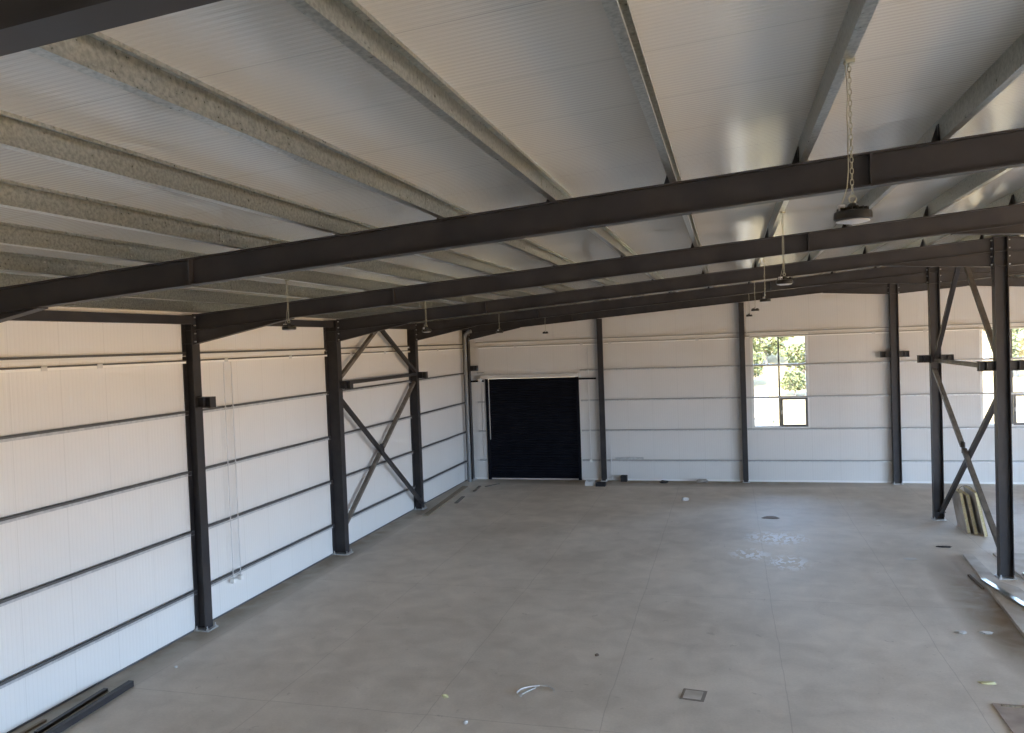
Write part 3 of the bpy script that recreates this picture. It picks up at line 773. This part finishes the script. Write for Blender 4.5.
lay('steel_rail', (-4.55, YB - .05), (-3.42, YB - .05), .05, .10, 'girt', 'short grey rail resting on the lowest girt right of the door side post', 'rail', z=.85)
pebbled('dirt_clod', (1.12, 26.0, 0), .26, 'brown', 'flat dark clod of dirt on the floor before the white dust smear', 'dirt', 6, (1, .8, .05))
pebbled('paper_scrap', (4.22, 21.6, 0), .16, 'paper', 'flat white scrap on the floor left of the ridge column with foam panels', 'litter', 7, (1.1, .6, .12))
pebbled('metal_scrap', (5.28, 22.9, 0), .15, 'rubber', 'small dark flat scrap on the floor between the two ridge columns', 'litter', 8, (1.2, .6, .12))
pebbled('paper_scrap', (4.05, 16.45, 0), .09, 'paper', 'left white film scrap on the floor below the sheet stack', 'litter', 9, (1.2, .9, .2))
pebbled('paper_scrap', (4.48, 16.5, 0), .10, 'paper', 'right white film scrap on the floor below the sheet stack', 'litter', 10, (1.3, .7, .2))
pebbled('wrapper', (3.86, 14.15, 0), .09, 'yellow', 'pale yellow wrapper on the floor at the lower right', 'litter', 11, (1.5, .6, .2))
pebbled('wrapper', (-4.61, 12.09, 0), .055, 'yellow', 'tiny yellow wrapper on the floor at the lower middle left', 'litter', 12, (1, .8, .5))
pebbled('pebble', (-4.0, 11.3, 0), .04, 'paper', 'tiny white pebble on the floor at the bottom edge, left of the curled strap', 'pebble', 13)
pebbled('pebble', (-9.95, 12.35, 0), .03, 'paper', 'tiny white pebble near the left wall base beyond the dark channel', 'pebble', 14)
pebbled('pebble', (-2.45, 14.2, 0), .04, 'brown', 'small dark stone in the middle of the near floor', 'pebble', 15)
# curled strap
st = MB(); pts = [(-3.38, 12.30), (-3.49, 12.42), (-3.46, 12.56), (-3.34, 12.68), (-3.18, 12.76), (-3.02, 12.74), (-2.92, 12.66), (-2.90, 12.57)]
pts = [Vector((a, b, .018)) for a, b in pts]
for a, b in zip(pts, pts[1:]): st.bar(a, b, .008, .022)
st.bar(Vector((-3.40, 12.40, .014)), Vector((-3.24, 12.68, .014)), .03, .012)
tag(st.build('packing_strap', M['paper']), 'curled white packing strap on the near floor, lower middle', 'strap')
# cast floor box with a cover
fb = thing('drain_cover', (-.69, 12.88, 0), 'small square metal drain cover set in the near floor', 'cover', rz=-.12)
MB().box(-.19, .19, -.20, .20, 0, .006).build('frame', M['rust'], fb)
MB().box(-.145, .135, -.15, .15, .006, .012).build('lid', M['sheet'], fb)
# boards at the lower right
bd = thing('plywood_board', (0, 0, 0), 'dusty plywood board on the floor in the bottom right corner', 'board')
MB().box(3.70, 5.2, 10.6, 13.38, 0, .018).build('sheet', M['ply'], bd)
MB().bar((3.80, 13.30, .028), (4.9, 13.24, .028), .035, .02).build('edge_strip', M['wood'], bd)
pebbled('metal_scrap', (4.02, 12.62, .0195), .06, 'rubber', 'small dark scrap lying on the plywood board', 'litter', 16, (1.3, .6, .3))
# stacked long sheets around the near ridge column
def sheetq(name, P, z, th, m, lab, cat='sheet', group='loose sheets by the near ridge column'):
    c = Vector((sum(p[0] for p in P) / len(P), sum(p[1] for p in P) / len(P), z))
    mb = MB().loft([(p[0] - c.x, p[1] - c.y, 0) for p in P], [(p[0] - c.x, p[1] - c.y, th) for p in P])
    o = mb.build(name, M[m]); o.location = c; return tag(o, lab, cat, group)
sheetq('panel_sheet', [(5.0, 15.4), (5.50, 22.0), (5.72, 22.0), (5.66, 19.7), (5.9, 19.3), (6.1, 15.4)], 0.0, .07, 'sheet', 'long dusty sheet lying on the floor left of the near ridge column')
sheetq('panel_sheet', [(6.25, 15.5), (6.25, 22.3), (7.5, 22.3), (7.5, 15.5)], 0.0, .05, 'sheet', 'wide dusty sheet lying on the floor right of the near ridge column')
channel('galvanised_channel', (5.32, 19.7), (5.75, 16.9), .12, .05, 'galv', 'shiny galvanised channel lying across the long dusty sheet', z=.07)
channel('galvanised_channel', (6.35, 20.4), (6.95, 17.3), .10, .05, 'galv', 'galvanised channel lying on the wide sheet right of the near ridge column', z=.05)
lay('timber_batten', (5.19, 20.3), (5.21, 19.3), .05, .04, 'brown', 'short dark batten beside the long dusty sheet', 'batten')
# insulated panel offcuts leaning at the far braced ridge column
for i, (xb, xt, yb_, L, hh, lab) in enumerate(((6.26, 6.075, 24.50, 1.0, 1.12, 'left one of the leaning foam core panel offcuts, nearest the ridge column'), (6.42, 6.22, 24.42, 1.0, 1.08, 'middle one of the leaning foam core panel offcuts'),
                                  (6.59, 6.36, 24.15, 1.1, 1.20, 'right and tallest of the leaning foam core panel offcuts'))):
    t = thing('foam_panel', (xb, yb_, 0), lab, 'panel', 'foam panels leaning by the ridge column')
    th = .075; dx = xt - xb
    q = math.hypot(dx, hh); nx, nz = hh / q, -dx / q
    zlift = 0.0
    P = [(0, 0), (th * nx, th * nz), (th * nx + dx, th * nz + hh), (dx, hh)]
    mn = min(p[1] for p in P); P = [(a, b - mn) for a, b in P]
    MB().loft([(a, 0, b) for a, b in P], [(a, L, b) for a, b in P]).build('core', M['foam'], t)
    for s_ in (-1, 1):
        o_ = -.004 if s_ < 0 else th + .001
        Q = [(o_ * nx, o_ * nz), ((o_ + .003) * nx, (o_ + .003) * nz), ((o_ + .003) * nx + dx, (o_ + .003) * nz + hh), (o_ * nx + dx, o_ * nz + hh)]
        Q = [(a, b - mn) for a, b in Q]
        MB().loft([(a, -.01, b) for a, b in Q], [(a, L, b) for a, b in Q]).build('skin', M['sheet'], t)
cw = MB(); prev = None
for i in range(15):
    a = i / 14 * math.pi; cur = Vector((6.28 + .18 * math.cos(a), 24.7, 1.16 + .14 * math.sin(a)))
    if prev: cw.tube(prev, cur, .008, 6)
    prev = cur
tag(cw.build('bent_wire', M['steel_brown']), 'bent wire looping over the tops of the leaning foam panels', 'wire')

# ------------------------------------------------------------------ outside: dry hillside with bushes
def hz(x, y):
    return -0.1 + max(0, y - 40) * 0.085 + max(0, y - 75) * .10 + .35 * math.sin(x * .21 + y * .13) + .25 * math.sin(y * .4 + x * .05)
gr = MB(); nx, ny = 60, 46; x0, x1, y0, y1 = -60, 90, 42, 150
vs = [(x0 + (x1 - x0) * i / nx, y0 + (y1 - y0) * j / ny) for j in range(ny + 1) for i in range(nx + 1)]
gr.add([(a, b, hz(a, b)) for a, b in vs], [(j * (nx + 1) + i, j * (nx + 1) + i + 1, (j + 1) * (nx + 1) + i + 1, (j + 1) * (nx + 1) + i) for j in range(ny) for i in range(nx)])
o = smooth(gr.build('hillside', M['straw']), 180); o['kind'] = 'structure'
def bush(x, y, r, lab, seed):
    rn = random.Random(seed)
    t = thing('olive_bush', (x, y, hz(x, y)), lab, 'bush', 'bushes on the hillside')
    tk = MB(); tk.tube((0, 0, -.3), (.05, 0, r * .7), .09 * r, 7, .05 * r)
    for i in range(3):
        a = rn.uniform(0, 6.3); tk.tube((.05, 0, r * .6), (math.cos(a) * r * .5, math.sin(a) * r * .5, r * 1.1), .045 * r, 6, .02 * r)
    tk.build('trunk', M['bark'], t)
    lf = MB()
    for i in range(900):
        c = Vector((rn.gauss(0, 1), rn.gauss(0, 1), rn.gauss(0, 1))).normalized() * (r * rn.uniform(.55, 1.0))
        c.x *= 1.0 + .25 * math.sin(seed + c.z * 3); c.z = c.z * .75 + r * 1.05
        a = Vector((rn.gauss(0, 1), rn.gauss(0, 1), rn.gauss(0, 1))).normalized(); b = a.cross(Vector((rn.gauss(0, 1), rn.gauss(0, 1), rn.gauss(0, 1)))).normalized()
        s_ = r * .13
        lf.add([c - a * s_, c + b * s_ * .45, c + a * s_, c - b * s_ * .45], [(0, 1, 2, 3)])
    lf.build('foliage', M['leaf'], t)
bl = [(1.2, 62, 1.5, 'first window, upper left light'), (5.6, 66, 1.6, 'first window, upper right light'), (3.3, 78, 2.2, 'first window, upper middle'), (0.2, 92, 2.6, 'first window, upper left, far up'), (6.6, 94, 2.4, 'first window, upper right, far up'),
      (4.3, 58, 1.0, 'first window, middle right light'),
      (19.6, 64, 1.6, 'second window, upper left'), (22.2, 70, 1.9, 'second window, upper right'), (24.0, 84, 2.4, 'second window, far up'), (27.2, 90, 2.4, 'second window, upper right far up the slope'), (30.5, 96, 2.6, 'second window, highest and farthest')]
for i, (x, y, r, w) in enumerate(bl):
    bush(x, y, r, 'olive bush on the hillside, seen through the ' + w, 30 + i)
pebbled('sand_pile', (1.25, 47.5, .2), 1.35, 'pale', 'whitish pile outside, seen through the lower left light of the first window', 'pile', 21, (1, 1, .95))
